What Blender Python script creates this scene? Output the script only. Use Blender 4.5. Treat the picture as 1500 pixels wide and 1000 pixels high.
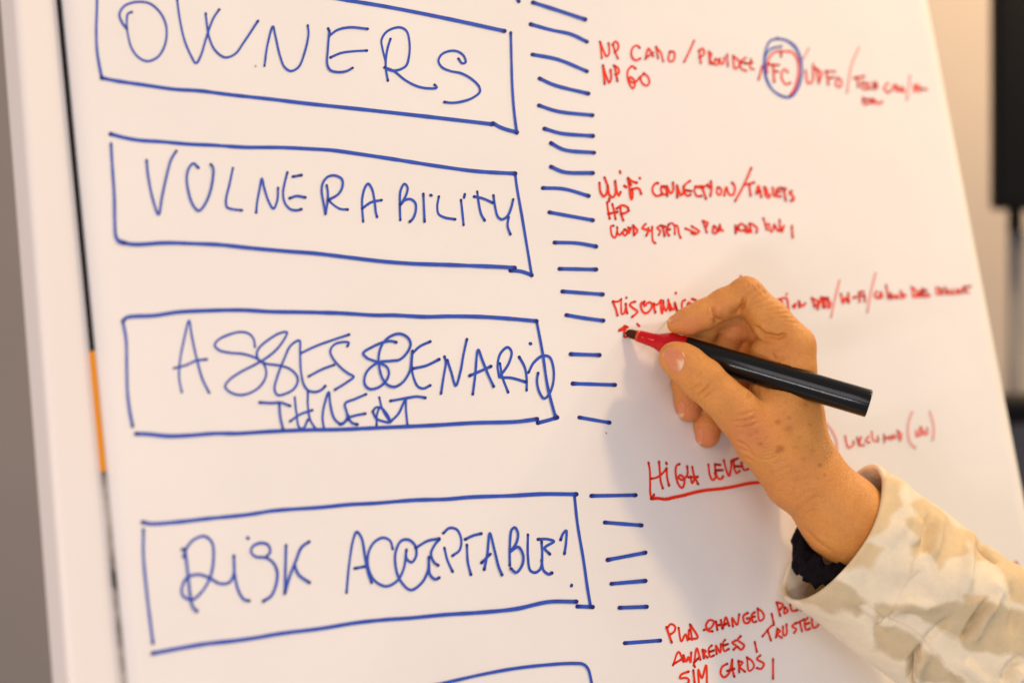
import bpy, math
import numpy as np

for o in list(bpy.data.objects):
    bpy.data.objects.remove(o, do_unlink=True)
scene = bpy.context.scene
C = scene.collection

# ------------------------------------------------------------------ camera
F = 2720.0                    # focal length in photo pixels (1500 wide)
H = 1.40                      # camera height
CAM = np.array([0.0, 0.0, H])
cd = bpy.data.cameras.new('camera')
cam = bpy.data.objects.new('camera', cd)
C.objects.link(cam)
cam.location = CAM
cam.rotation_euler = (math.pi / 2, 0, 0)
cd.sensor_width = 36
cd.lens = F / 1500 * 36
cd.clip_start = 0.05
cd.clip_end = 60
cd.dof.use_dof = True
cd.dof.focus_distance = 1.0
cd.dof.aperture_fstop = 4.5
scene.camera = cam

# ------------------------------------------------------------------ light
scene.view_settings.view_transform = 'Standard'
scene.view_settings.look = 'None'
scene.view_settings.exposure = 0
scene.view_settings.gamma = 1
w = bpy.data.worlds.new('World')
scene.world = w
w.use_nodes = True
w.node_tree.nodes['Background'].inputs[0].default_value = (0.955, 0.905, 0.935, 1)
w.node_tree.nodes['Background'].inputs[1].default_value = 0.39


def nrm(v):
    v = np.asarray(v, float)
    return v / np.linalg.norm(v)


def cam2w(v):
    return np.array([v[0], v[2], -v[1]])


U = nrm(cam2w((3263, 60, F)))                 # along the board, to the right
V = cam2w((-2012, -13977, F))
V = nrm(V - U * V.dot(U))                     # up the board
N = np.cross(U, V)                            # out of the board
if N[1] > 0:
    N = -N
P0 = np.array([0.0, 1.0, H])
Z0 = 1.045


def at(px, py, z):
    """world point seen at photo pixel (px, py) at depth z"""
    return np.array([(px - 750) / F * z, z, H - (py - 500) / F * z])


def onb(px, py, h=0.0):
    """world point on the board plane lifted h metres"""
    r = np.array([(px - 750) / F, 1.0, -(py - 500) / F])
    t = (P0 + N * h - CAM).dot(N) / r.dot(N)
    return CAM + r * t


def hand(px, py, dz):
    return at(px, py, Z0 + dz / 1000.0)


def aim(o, target):
    import mathutils
    d = mathutils.Vector(target) - o.location
    o.rotation_euler = d.to_track_quat('-Z', 'Y').to_euler()


def area(name, loc, target, size, power, col, shape='DISK', size_y=None):
    l = bpy.data.lights.new(name, 'AREA')
    l.shape = shape
    l.size = size
    if size_y:
        l.size_y = size_y
    l.energy = power
    l.color = col
    o = bpy.data.objects.new(name, l)
    C.objects.link(o)
    o.location = loc
    aim(o, target)
    return o


HC = hand(1090, 580, 0)
kd = nrm(N * 0.62 + V * 0.64 + U * 0.46)
area('warm_ceiling_lamp', HC + kd * 2.1, HC, 0.21, 16.5, (1.0, 0.67, 0.30))
fd = nrm(N * 0.55 + V * 0.55 + U * 0.62)
area('ceiling_panel_light', HC + fd * 1.9, HC, 1.0, 12.5, (1.0, 0.82, 0.64), 'RECTANGLE', 1.0)
area('highlight_strip_lamp', (-0.35, -1.0, H - 0.55), HC, 0.9, 11, (1.0, 0.95, 0.97), 'RECTANGLE', 0.035)  # unseen strip lamp added for the thin highlight line on the marker
wd_ = nrm(N * 0.80 - U * 0.62 + V * 0.05)
area('left_fill_light', HC + wd_ * 2.3, HC, 0.9, 11, (0.97, 0.90, 0.94), 'RECTANGLE', 1.2)  # added fill light out of view, lifts the hand's shadow on the sheet
LB = onb(60, 900)
area('warm_fill_lamp', LB + N * 0.6 - U * 1.0 + V * 0.15, LB, 0.25, 3.6, (1.0, 0.50, 0.18))  # unseen lamp added to warm the sheet's lower left and the board side
# ------------------------------------------------------------------ helpers


def mat(name, col=(0.8, 0.8, 0.8), rough=0.5, spec=0.5):
    m = bpy.data.materials.new(name)
    m.use_nodes = True
    b = m.node_tree.nodes['Principled BSDF']
    b.inputs['Base Color'].default_value = (*col, 1)
    b.inputs['Roughness'].default_value = rough
    b.inputs['Specular IOR Level'].default_value = spec
    return m, m.node_tree, b


def node(nt, typ, **kw):
    n = nt.nodes.new(typ)
    for k, v in kw.items():
        if k in n.inputs.keys():
            n.inputs[k].default_value = v
        else:
            setattr(n, k, v)
    return n


def noise(nt, scale, detail=4, rough=0.55, vec=None):
    n = nt.nodes.new('ShaderNodeTexNoise')
    n.inputs['Scale'].default_value = scale
    n.inputs['Detail'].default_value = detail
    n.inputs['Roughness'].default_value = rough
    if vec is not None:
        nt.links.new(vec, n.inputs['Vector'])
    return n


def ramp(nt, src, stops):
    r = nt.nodes.new('ShaderNodeValToRGB')
    els = r.color_ramp.elements
    while len(els) < len(stops):
        els.new(0.5)
    for e, (p, c) in zip(els, stops):
        e.position = p
        e.color = (*c, 1) if len(c) == 3 else c
    nt.links.new(src, r.inputs[0])
    return r


def mixc(nt, fac, a, b, mode='MIX'):
    n = nt.nodes.new('ShaderNodeMix')
    n.data_type = 'RGBA'
    n.blend_type = mode
    for sock, v in ((n.inputs[0], fac), (n.inputs[6], a), (n.inputs[7], b)):
        if hasattr(v, 'is_linked'):
            nt.links.new(v, sock)
        elif isinstance(v, (int, float)):
            sock.default_value = v
        else:
            sock.default_value = (*v, 1)
    return n.outputs[2]


def bump(nt, b, height, strength=0.3, dist=0.001, prev=None):
    n = nt.nodes.new('ShaderNodeBump')
    n.inputs['Strength'].default_value = strength
    n.inputs['Distance'].default_value = dist
    nt.links.new(height, n.inputs['Height'])
    if prev is not None:
        nt.links.new(prev, n.inputs['Normal'])
    if b is not None:
        nt.links.new(n.outputs[0], b.inputs['Normal'])
    return n.outputs[0]


def coords(nt):
    return nt.nodes.new('ShaderNodeTexCoord').outputs['Object']


def build(name, verts, faces, m, parent=None, origin=None, smooth=True, attrs=None):
    """link ONE mesh object; verts are world positions"""
    verts = np.asarray(verts, float)
    if parent is not None:
        base = np.array(parent.matrix_world.translation) if False else np.array(parent['base'])
    else:
        base = np.array(origin if origin is not None else (0, 0, 0), float)
    me = bpy.data.meshes.new(name)
    me.from_pydata((verts - base).tolist(), [], [list(map(int, f)) for f in faces])
    me.update()
    if smooth:
        me.polygons.foreach_set('use_smooth', [True] * len(me.polygons))
    for k, a in (attrs or {}).items():
        at_ = me.attributes.new(k, 'FLOAT', 'POINT')
        at_.data.foreach_set('value', np.asarray(a, np.float32))
    me.materials.append(m)
    o = bpy.data.objects.new(name, me)
    C.objects.link(o)
    if parent is not None:
        o.parent = parent
    else:
        o.location = base
        o['base'] = base.tolist()
    return o


def root(name, base, label, cat):
    o = bpy.data.objects.new(name, None)
    C.objects.link(o)
    o.empty_display_size = 0.05
    o.location = base
    o['base'] = [float(x) for x in base]
    o['label'] = label
    o['category'] = cat
    return o


def tag(o, label=None, cat=None, group=None, kind=None):
    for k, v in (('label', label), ('category', cat), ('group', group), ('kind', kind)):
        if v:
            o[k] = v


def box_frame(o0, ax, ay, az, sx, sy, sz, bev=0.0, seg=3):
    """rounded box: o0 = centre, axes, full sizes -> verts, faces"""
    import bmesh
    bm = bmesh.new()
    bmesh.ops.create_cube(bm, size=1.0)
    for v in bm.verts:
        v.co.x *= sx
        v.co.y *= sy
        v.co.z *= sz
    if bev:
        bmesh.ops.bevel(bm, geom=list(bm.edges), offset=bev, segments=seg, affect='EDGES', profile=0.5)
    bm.verts.index_update()
    vs = np.array([v.co[:] for v in bm.verts])
    fs = [[v.index for v in f.verts] for f in bm.faces]
    bm.free()
    M = np.array([ax, ay, az])
    return vs @ M + np.asarray(o0), fs


def lathe(p0, axis, prof, n=48, cap=True):
    """prof: list of (distance, radius) along axis from p0"""
    axis = nrm(axis)
    a = nrm(np.cross(axis, (0.1, 1, 0.2)))
    b = np.cross(axis, a)
    vs, fs = [], []
    for d, r in prof:
        for k in range(n):
            t = 2 * math.pi * k / n
            vs.append(p0 + axis * d + (a * math.cos(t) + b * math.sin(t)) * r)
    for i in range(len(prof) - 1):
        for k in range(n):
            k2 = (k + 1) % n
            fs.append((i * n + k, i * n + k2, (i + 1) * n + k2, (i + 1) * n + k))
    if cap:
        vs.append(p0 + axis * prof[0][0])
        vs.append(p0 + axis * prof[-1][0])
        c0, c1 = len(vs) - 2, len(vs) - 1
        for k in range(n):
            k2 = (k + 1) % n
            fs.append((c0, k2, k))
            fs.append((c1, (len(prof) - 1) * n + k, (len(prof) - 1) * n + k2))
    return np.array(vs), fs


# ------------------------------------------------------------------ room behind
m_wall, nt, b = mat('painted_wall', (0.62, 0.56, 0.50), 0.8, 0.2)
nz = noise(nt, 3.0, 3, 0.5, coords(nt))
r = ramp(nt, nz.outputs[0], [(0.3, (0.28, 0.25, 0.243)), (0.7, (0.305, 0.272, 0.262))])
nt.links.new(r.outputs[0], b.inputs['Base Color'])
bump(nt, b, noise(nt, 300, 2, 0.5, coords(nt)).outputs[0], 0.1, 0.001)
WY = 2.9
vs, fs = box_frame((0, WY + 0.05, 1.4), (1, 0, 0), (0, 1, 0), (0, 0, 1), 9.0, 0.10, 4.6)
wall = build('wall', vs, fs, m_wall, origin=(0, WY, 0), smooth=False)
tag(wall, 'plain pale painted wall far behind the flip chart', 'wall', kind='structure')

# warm lamp that washes the wall beyond the board
area('wall_wash_lamp', (1.15, 2.05, 2.55), (0.78, WY, 1.62), 0.25, 47, (1.0, 0.71, 0.40))

m_black, nt, b = mat('black_plastic_dull', (0.006, 0.005, 0.005), 0.6, 0.15)
bump(nt, b, noise(nt, 400, 2, 0.5, coords(nt)).outputs[0], 0.1, 0.0005)
m_grey, nt, b = mat('grey_painted_metal', (0.22, 0.205, 0.20), 0.45, 0.4)
bump(nt, b, noise(nt, 200, 2, 0.5, coords(nt)).outputs[0], 0.05, 0.0005)
m_dark, nt, b = mat('dark_blue_grey_paint', (0.055, 0.055, 0.07), 0.6, 0.3)
bump(nt, b, noise(nt, 90, 2, 0.5, coords(nt)).outputs[0], 0.1, 0.0008)

ZB = 2.2
a0 = at(1455, 305, ZB)
stand = root('speaker_stand', at(1490, 640, ZB), 'black upright speaker box held on a slim grey pole beyond the board edge', 'speaker')
pc = at(1461, 305, ZB)
vs, fs = box_frame(pc + np.array([0.11, 0.02, 0.26]), (1, 0, 0), (0, 1, 0), (0, 0, 1), 0.22, 0.04, 0.52, 0.006)
build('cabinet', vs, fs, m_black, stand)
vs, fs = lathe(at(1487, 344, ZB + 0.05), (0, 0, 1), [(0, 0.007), (0.003, 0.009), (0.032, 0.009)], 24)
build('neck', vs, fs, m_black, stand)
p_ = at(1489, 640, ZB + 0.05)
hgt = (at(1489, 340, ZB + 0.05) - p_)[2]
vs, fs = lathe(p_, (0, 0, 1), [(-0.35, 0.0105), (hgt, 0.0105)], 24)
build('pole', vs, fs, m_grey, stand)
cab = root('storage_case', at(1540, 900, 2.3), 'dark blue grey case standing low behind the right edge of the board', 'case')
cc = at(1476, 615, 2.0)
vs, fs = box_frame(cc + np.array([0.17, 0.12, -0.19]), (1, 0, 0), (0, 1, 0), (0, 0, 1), 0.34, 0.22, 0.38, 0.012)
build('case_body', vs, fs, m_dark, cab)
vs, fs = box_frame(cc + np.array([0.17, 0.12, 0.012]), (1, 0, 0), (0, 1, 0), (0, 0, 1), 0.35, 0.23, 0.022, 0.006)
build('lid', vs, fs, m_black, cab)

# ------------------------------------------------------------------ flip chart board
m_board, nt, b = mat('white_lacquered_board', (0.80, 0.765, 0.73), 0.35, 0.4)
bump(nt, b, noise(nt, 120, 2, 0.5, coords(nt)).outputs[0], 0.03, 0.0004)


def uv(p):
    d = p - P0
    return d.dot(U), d.dot(V)


pl = [uv(onb(95, 60)), uv(onb(182, 980))]
pr = [uv(onb(1358, 0)), uv(onb(1500, 732))]
u_sheet0 = [uv(onb(88, 0))[0], uv(onb(183, 1000))[0]]
print('sheet left u', u_sheet0, 'right u', pr)
uL_top, uL_bot = u_sheet0
uR = (pr[0][0] + pr[1][0]) / 2
uB = uv(onb(27, 0))[0], uv(onb(103, 1000))[0]
print('board left u', uB)
VT, VB = 0.42, -0.42


def bp(u, v, h=0.0):
    return P0 + U * u + V * v + N * h


chart_base = bp(0.08, VB, -0.02)
chart = root('flip_chart', chart_base, 'white flip chart board leaning back behind the paper sheet full of handwriting', 'flip chart')
# board panel as a rounded slab whose left edge follows the photo's lean
T = 0.016
EL = lambda v: uB[0] + (uB[1] - uB[0]) * (0.19 - v) / 0.37
SL = lambda v: uL_top + (uL_bot - uL_top) * (0.19 - v) / 0.37
SR = lambda v: pr[0][0] + (pr[1][0] - pr[0][0]) * (pr[0][1] - v) / (pr[0][1] - pr[1][1])
prof = []
R = 0.003
for k in range(9):
    t = k / 8 * math.pi / 2
    prof.append((R - R * math.cos(t), -R + R * math.sin(t)))      # (inset, height)
vs, fs = [], []
rows = [VB - 0.1, -0.2, 0.0, 0.2, VT + 0.1]
for v in rows:
    ring = [(EL(v), -T)] + [(EL(v) + i, hh) for i, hh in prof] + [(SR(v) + 0.002 - i, hh) for i, hh in reversed(prof)] + [(SR(v) + 0.002, -T)]
    vs += [bp(u_, v, h_ - 0.0015) for u_, h_ in ring]
n = len(prof) * 2 + 2
for i in range(len(rows) - 1):
    for k in range(n):
        k2 = (k + 1) % n
        fs.append((i * n + k, i * n + k2, (i + 1) * n + k2, (i + 1) * n + k))
fs.append(tuple(range(n)))
fs.append(tuple(reversed(range((len(rows) - 1) * n, len(rows) * n))))
build('board_panel', vs, fs, m_board, chart, smooth=False)

# ------------------------------------------------------------------ paper sheet
m_paper, nt, b = mat('white_flip_chart_paper', (0.86, 0.825, 0.79), 0.7, 0.12)
co = coords(nt)
nz = noise(nt, 14, 5, 0.6, co)
fine = noise(nt, 900, 3, 0.6, co)
r = ramp(nt, nz.outputs[0], [(0.3, (0.785, 0.765, 0.745)), (0.7, (0.81, 0.79, 0.77))])
nt.links.new(r.outputs[0], b.inputs['Base Color'])
nb = bump(nt, None, noise(nt, 5, 3, 0.5, co).outputs[0], 0.35, 0.006)
nb = bump(nt, None, nz.outputs[0], 0.25, 0.0014, nb)
bump(nt, b, fine.outputs[0], 0.10, 0.0003, nb)
nu, nv = 60, 60
vs, fs = [], []
for j in range(nv + 1):
    v = VB - 0.06 + (VT + 0.06 - VB + 0.06) * j / nv
    for i in range(nu + 1):
        s = i / nu
        u = SL(v) + 0.0003 + (SR(v) - SL(v) - 0.0003) * s
        h = 0.0
        vs.append(bp(u, v, h))
for j in range(nv):
    for i in range(nu):
        a = j * (nu + 1) + i
        fs.append((a, a + 1, a + nu + 2, a + nu + 1))
nfront = len(vs)
vs += [p - N * 0.0012 for p in vs]
fs += [tuple(x + nfront for x in reversed(f)) for f in list(fs)]
per = [i for i in range(nu)] + [nu + j * (nu + 1) for j in range(nv)] + [nv * (nu + 1) + nu - i for i in range(nu)] + [(nv - j) * (nu + 1) for j in range(nv)]
for k in range(len(per)):
    a, c = per[k], per[(k + 1) % len(per)]
    fs.append((a, a + nfront, c + nfront, c))
sheet = build('paper_sheet', vs, fs, m_paper, origin=bp(0.08, VB - 0.06))
tag(sheet, 'large white sheet covered in blue boxed headings, tick marks and red notes', 'paper')

# shadowed gap left of the sheet drawn as black and grey strips, orange between
m_gapk, nt, b = mat('black_gap_shade', (0.008, 0.007, 0.007), 0.6, 0.1)
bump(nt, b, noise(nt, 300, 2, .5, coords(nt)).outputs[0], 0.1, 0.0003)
m_trimo, nt, b = mat('orange_edge_trim', (0.72, 0.27, 0.004), 0.5, 0.1)
bump(nt, b, noise(nt, 300, 2, .5, coords(nt)).outputs[0], 0.1, 0.0003)
m_gapg, nt, b = mat('grey_gap_shade', (0.22, 0.20, 0.19), 0.6)
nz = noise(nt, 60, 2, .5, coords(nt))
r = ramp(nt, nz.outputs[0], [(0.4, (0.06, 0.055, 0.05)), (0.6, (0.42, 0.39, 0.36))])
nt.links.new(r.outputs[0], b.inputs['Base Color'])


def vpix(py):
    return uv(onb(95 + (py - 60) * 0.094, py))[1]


for (ya, yb, m_, wd, lab) in ((-160, 514, m_gapk, 0.0011, 'black strip drawn for the shadowed gap at the sheet edge'), (514.6, 690, m_trimo, 0.0014, 'orange length of the edge line'), (690.6, 1140, m_gapg, 0.0012, 'thin grey strip drawn for the shaded gap at the sheet edge')):
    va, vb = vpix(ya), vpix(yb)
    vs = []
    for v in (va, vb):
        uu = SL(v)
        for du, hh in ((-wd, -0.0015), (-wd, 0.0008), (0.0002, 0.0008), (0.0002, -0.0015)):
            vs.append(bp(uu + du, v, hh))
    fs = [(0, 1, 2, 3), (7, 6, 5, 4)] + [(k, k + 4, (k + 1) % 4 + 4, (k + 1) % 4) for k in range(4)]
    o = build('edge_line', vs, fs, m_, chart, smooth=False)
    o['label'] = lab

# ------------------------------------------------------------------ handwriting


def ink(name, body, dark):
    m, nt, b = mat(name, body, 0.6, 0.06)
    a = nt.nodes.new('ShaderNodeAttribute')
    a.attribute_name = 'pool'
    a2 = nt.nodes.new('ShaderNodeAttribute')
    a2.attribute_name = 'thin'
    co = coords(nt)
    nz = noise(nt, 130, 5, 0.75, co)
    c0 = mixc(nt, nz.outputs[0], tuple(x * 0.70 for x in body), tuple(min(1, x * 1.32 + 0.012) for x in body))
    c1 = mixc(nt, a.outputs['Fac'], c0, dark)
    c2 = mixc(nt, a2.outputs['Fac'], c1, (0.86, 0.80, 0.77))
    nt.links.new(c2, b.inputs['Base Color'])
    return m


m_blue = ink('blue_marker_ink', (0.030, 0.082, 0.46), (0.020, 0.022, 0.17))
m_red = ink('red_marker_ink', (0.82, 0.034, 0.008), (0.42, 0.014, 0.008))
m_speck = ink('brown_smudge', (0.25, 0.12, 0.07), (0.2, 0.1, 0.06))
rng = np.random.default_rng(4)
STROKE = [0]


def spline(pts, step=1.5):
    P = np.array(pts, float)
    if len(P) == 1:
        return np.array([P[0] - (0.6, 0.3), P[0] + (0.6, 0.3)])
    if len(P) == 2:
        n = max(2, int(np.linalg.norm(P[1] - P[0]) / 6) + 1)
        t = np.linspace(0, 1, n)[:, None]
        return P[0] * (1 - t) + P[1] * t
    Q = np.vstack([2 * P[0] - P[1], P, 2 * P[-1] - P[-2]])
    out = []
    for i in range(1, len(Q) - 2):
        p0, p1, p2, p3 = Q[i - 1:i + 3]
        # centripetal Catmull-Rom
        t0 = 0.0
        t1 = t0 + max(1e-3, np.linalg.norm(p1 - p0) ** 0.5)
        t2 = t1 + max(1e-3, np.linalg.norm(p2 - p1) ** 0.5)
        t3 = t2 + max(1e-3, np.linalg.norm(p3 - p2) ** 0.5)
        n = max(2, int(np.linalg.norm(p2 - p1) / step))
        for t in np.linspace(t1, t2, n, endpoint=False):
            A1 = (t1 - t) / (t1 - t0) * p0 + (t - t0) / (t1 - t0) * p1
            A2 = (t2 - t) / (t2 - t1) * p1 + (t - t1) / (t2 - t1) * p2
            A3 = (t3 - t) / (t3 - t2) * p2 + (t - t2) / (t3 - t2) * p3
            B1 = (t2 - t) / (t2 - t0) * A1 + (t - t0) / (t2 - t0) * A2
            B2 = (t3 - t) / (t3 - t1) * A2 + (t - t1) / (t3 - t1) * A3
            out.append((t2 - t) / (t2 - t1) * B1 + (t - t1) / (t2 - t1) * B2)
    out.append(P[-1])
    return np.array(out)


def ribbon(px, width, vs, fs, pool, thin, chisel, th):
    """add one pen stroke lying on the sheet; px = polyline in photo pixels"""
    k = STROKE[0]
    STROKE[0] += 1
    h0 = 0.00012 + 0.00005 * (k % 7)
    n = len(px)
    d = np.gradient(px, axis=0) if n > 1 else np.array([[1, 0]])
    d /= np.maximum(1e-6, np.linalg.norm(d, axis=1))[:, None]
    nn = np.stack([-d[:, 1], d[:, 0]], 1)
    s = np.concatenate([[0], np.cumsum(np.linalg.norm(np.diff(px, axis=0), axis=1))])
    L = max(s[-1], 1e-3)
    # chisel nib: strokes across the sheet are wide, strokes down it are thin
    wv = width * (1 - chisel + chisel * 1.25 * np.abs(d[:, 0]))
    wv = np.convolve(np.pad(wv, 3, mode='edge'), np.ones(7) / 7, mode='valid')
    wob = np.interp(s, np.linspace(0, L, max(3, int(L / 14) + 2)), rng.normal(0, 0.045, max(3, int(L / 14) + 2)))
    wv = wv * (1 + wob)
    e = np.minimum(s, L - s)
    blob = np.exp(-(e / (width * 0.7)) ** 2)
    wv = wv * (1 + 0.16 * blob)
    pl_ = np.clip(0.95 * np.exp(-(e / (width * 0.62)) ** 2), 0, 1)
    if L < width * 2:
        pl_[:] = 0.6
    base = len(vs)
    hs = h0 + 0.00016 * s / max(L, 60)
    C0 = []
    # start cap
    cap = 5
    rows = []
    for i in range(n):
        rows.append((px[i] + nn[i] * wv[i] / 2, px[i] - nn[i] * wv[i] / 2, hs[i], pl_[i]))
    for l, r_, h_, p_ in rows:
        vs.append(onb(l[0], l[1], h_)); vs.append(onb(r_[0], r_[1], h_))
        pool += [p_, p_]
        thin += [th, th]
    for i in range(n - 1):
        a = base + 2 * i
        fs.append((a, a + 1, a + 3, a + 2))
    for i, sg in ((0, -1), (n - 1, 1)):
        idx = []
        for c in range(1, cap):
            t = math.pi * c / cap
            q = px[i] + nn[i] * math.cos(t) * wv[i] / 2 + d[i] * sg * math.sin(t) * wv[i] / 2
            vs.append(onb(q[0], q[1], hs[i]))
            pool.append(pl_[i]); thin.append(th)
            idx.append(len(vs) - 1)
        poly = [base + 2 * i] + idx + [base + 2 * i + 1]
        fs.append(tuple(poly if sg < 0 else poly))
    return


def parse(txt, org, sc):
    out = []
    for line in txt.replace('\n', ' ').split(';'):
        t = line.split()
        if not t:
            continue
        out.append([((float(p.split(',')[0])) / sc + org[0], (float(p.split(',')[1])) / sc + org[1]) for p in t])
    return out


def write(name, m, strokes, width, chisel=0.25, th=0.0, jitter=0.0, lab=None):
    vs, fs, pool, thin = [], [], [], []
    for st in strokes:
        P = spline(st)
        ribbon(P, width, vs, fs, pool, thin, chisel, th)
    # make all faces look out of the board
    vs = np.array(vs)
    ff = []
    for f in fs:
        p = vs[list(f)]
        nr = np.cross(p[1] - p[0], p[2] - p[0])
        ff.append(f if nr.dot(N) > 0 else tuple(reversed(f)))
    o = build(name, vs, ff, m, sheet, smooth=False, attrs={'pool': pool, 'thin': thin})
    if lab:
        o['label'] = lab
    return o


S4 = 1500 / 340.0
A_, B_, C_, D_, E_, F_ = (120, 0), (440, 0), (140, 180), (460, 200), (170, 440), (500, 440)
G_, H_ = (190, 700), (480, 700)
SG, SH = 3.5706, 3.3341

# boxes
write('heading_box', m_blue,
      parse('100,-190 97,60 93,200 98,330 112,420 128,500; 128,505 230,525 400,550 600,578 760,588 950,612 1250,645 1412,665 1852,712 2212,752 2652,803', A_, S4)
      + parse('-1312,-260 -600,-150 -100,-62 250,-8 320,5 560,45 820,95 1060,145 1320,202; 1245,797 1290,822 1340,840 1400,855; 1360,212 1365,400 1370,560 1382,720 1400,862', B_, S4), 5.2, 0.30)
write('heading_box', m_blue,
      parse('100,135 110,300 122,480 125,640 133,735 155,768 185,775; 160,766 220,782 280,785 450,775 640,780 800,787 1000,808 1250,830 1412,842 1632,868 1842,893 2032,908 2312,918 2612,930 2710,936; 97,73 180,95 280,113 420,122 600,138 760,145 960,158 1200,160 1412,170 1532,178 1692,200 1932,236 2212,280 2462,313 2712,328', C_, S4)
      + parse('1300,238 1310,320 1345,520 1375,700 1408,900; 1270,865 1340,872 1408,895', D_, S4), 5.2, 0.30)
write('heading_box', m_blue,
      parse('45,140 65,250 70,450 75,600 90,720 108,812; 45,132 70,110 250,97 400,75 600,65 820,62 1000,72 1200,75 1456,82 1676,95 1796,95 1996,105 2156,102 2356,105 2556,118 2718,133; 130,860 200,862 340,875 480,870 640,858 780,858 1000,845 1250,835 1456,832 1676,822 2056,805 2306,790 2586,782 2721,765', E_, S4)
      + parse('1262,130 1300,330 1335,560 1385,755; 1270,790 1340,772 1395,755', F_, S4), 5.2, 0.30)
write('heading_box', m_blue,
      parse('72,268 72,400 90,600 122,862', G_, SG)
      + [parse('68,230 110,238 260,228 400,212 620,190 750,170 1000,152', G_, SG)[0] + parse('110,128 230,122 420,107 580,102 700,92 900,85 1050,77 1215,78', H_, SH)[0]]
      + parse('1205,80 1220,220 1250,400 1270,540 1285,628; 1220,625 1295,628', H_, SH)
      + [parse('120,915 280,885 400,865 540,850 650,835 800,810 1000,785', G_, SG)[0] + parse('140,705 280,690 400,682 580,665 740,655 920,637 1080,603 1215,602', H_, SH)[0]], 5.4, 0.28)
write('heading_box', m_blue, parse('300,1065 520,1010 600,992 740,960 900,930 1050,912 1200,903 1250,908 1272,930 1290,1000 1300,1060', H_, SH), 4.6, 0.2)

# headings
write('heading_word', m_blue, parse('''322,80 298,90 290,150 300,240 325,320 370,375 425,397 490,370 530,310 548,230 540,150 500,75 440,25 380,13 320,20 270,45 243,95 262,150 290,185;
615,-5 632,120 660,250 700,350 738,410 765,370 800,260 822,190 850,120 888,62; 800,88 808,160 822,240 860,325 925,372 990,350 1050,270 1138,137;
1180,428 1200,290 1235,172 1250,230 1280,360 1310,435 1350,460 1400,435 1440,340 1465,220 1460,165''', A_, S4)
      + parse('''180,185 190,215 185,240; 185,235 240,195 320,178 435,188; 188,200 178,320 175,420 195,455 245,467 300,460 338,440; 195,373 260,345 340,333 430,328;
583,252 565,310 552,400 555,460 566,522; 552,400 530,310 525,260 560,205 640,178 685,200 705,270 702,370 680,430 600,458 545,437; 545,437 600,458 680,520 760,560 830,572 882,568 868,548;
1022,380 1045,410 1068,405 1058,365 1020,335 970,330 915,352 893,395 915,435 970,460 1040,475 1105,510 1155,560 1160,595 1110,635 1030,660 970,665 932,660''', B_, S4), 3.5, 0.15)
write('heading_word', m_blue, parse('''330,242 340,340 370,490 408,592 430,480 465,320 490,235 522,182; 665,290 632,262 605,290 590,350 600,440 630,530 668,568 705,530 740,450 760,350 760,290 745,268;
888,292 865,400 843,500 850,545 880,557 945,565; 1038,580 1045,510 1060,430 1075,360 1090,420 1120,510 1150,555 1175,500 1180,420;
1240,320 1220,400 1212,460 1225,520 1260,558 1300,565 1330,558; 1275,348 1330,338; 1255,487 1300,473 1355,482''', C_, S4)
      + parse('''75,500 62,430 50,350 58,300 90,260 135,252 180,275 185,320 160,370 95,410; 82,315 90,360 88,420 75,500; 92,410 130,445 170,468 218,472;
318,550 312,470 312,400 330,330 350,305 375,340 392,420 400,490 408,520; 312,465 370,425 437,411;
558,540 555,450 560,350 585,305 605,330 595,380 560,440; 560,440 590,410 625,405 655,430 658,480 640,530 620,550; 707,370 715,550; 757,380;
807,388 797,450 805,500 840,522 912,535; 950,410 960,500 967,572; 975,372 970,395; 1055,355 1065,430 1080,500 1103,542; 1035,388 1090,400 1155,428;
1160,380 1170,450 1190,520 1215,535 1250,515 1275,460 1288,405; 1258,520 1252,580 1270,632''', D_, S4), 3.7, 0.12)
write('heading_word', m_blue, parse('''425,592 408,500 412,400 440,250 472,130 490,230 525,390 560,510 602,595; 375,437 450,418 520,388 585,380;
898,300 890,250 860,215 805,203 730,220 660,255 638,288 665,320 740,338 820,345 900,370 950,405 970,450 965,500 930,555 870,595 800,610 735,590 705,555 730,515 800,465 920,402 1000,350 1060,290 1105,205 1060,210 990,250 930,300 910,340 920,380 960,405 1060,420 1120,440 1165,480 1175,520 1150,570 1100,600 1045,610 1025,575 1040,500 1090,370 1130,290 1185,258 1190,330 1195,450 1215,545 1245,582 1290,590 1330,575 1352,552;
1195,340 1290,295 1400,255 1506,220; 1245,490 1330,445 1410,415; 1496,295 1504,272 1466,268 1410,285 1385,325 1400,370 1450,430 1500,470 1536,492 1496,525 1416,575''', E_, S4), 3.5, 0.15)
write('heading_word', m_blue, parse('''355,270 320,262 270,270 200,300 142,340 165,370 240,400 295,430 308,470 285,525 230,565 180,570 150,535 165,460 240,400 320,390 380,380 430,330 448,280 430,240 380,215 320,230 270,275 245,340 243,410 265,500 300,545 345,557 400,525 445,450 455,370 460,325;
460,330 455,420 465,490 495,555 530,568 575,548; 460,340 510,295 575,265; 460,440 550,420 632,380;
667,362 675,400 660,500 645,600; 685,385 710,460 740,550 770,460 790,350 812,250; 850,605 865,490 885,318 910,380 950,480 985,555; 830,485 900,455 967,425;
1025,405 1040,490 1078,592; 1020,490 1010,420 1030,340 1075,302 1100,330 1085,400 1040,470 1020,492 1100,500 1190,525; 1150,365 1185,430 1198,500 1198,580; 1222,278;
1210,465 1245,400 1300,358 1345,365 1370,430 1370,530 1340,610 1310,632 1280,590 1265,520 1272,468''', F_, S4), 4.0, 0.15)
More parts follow.
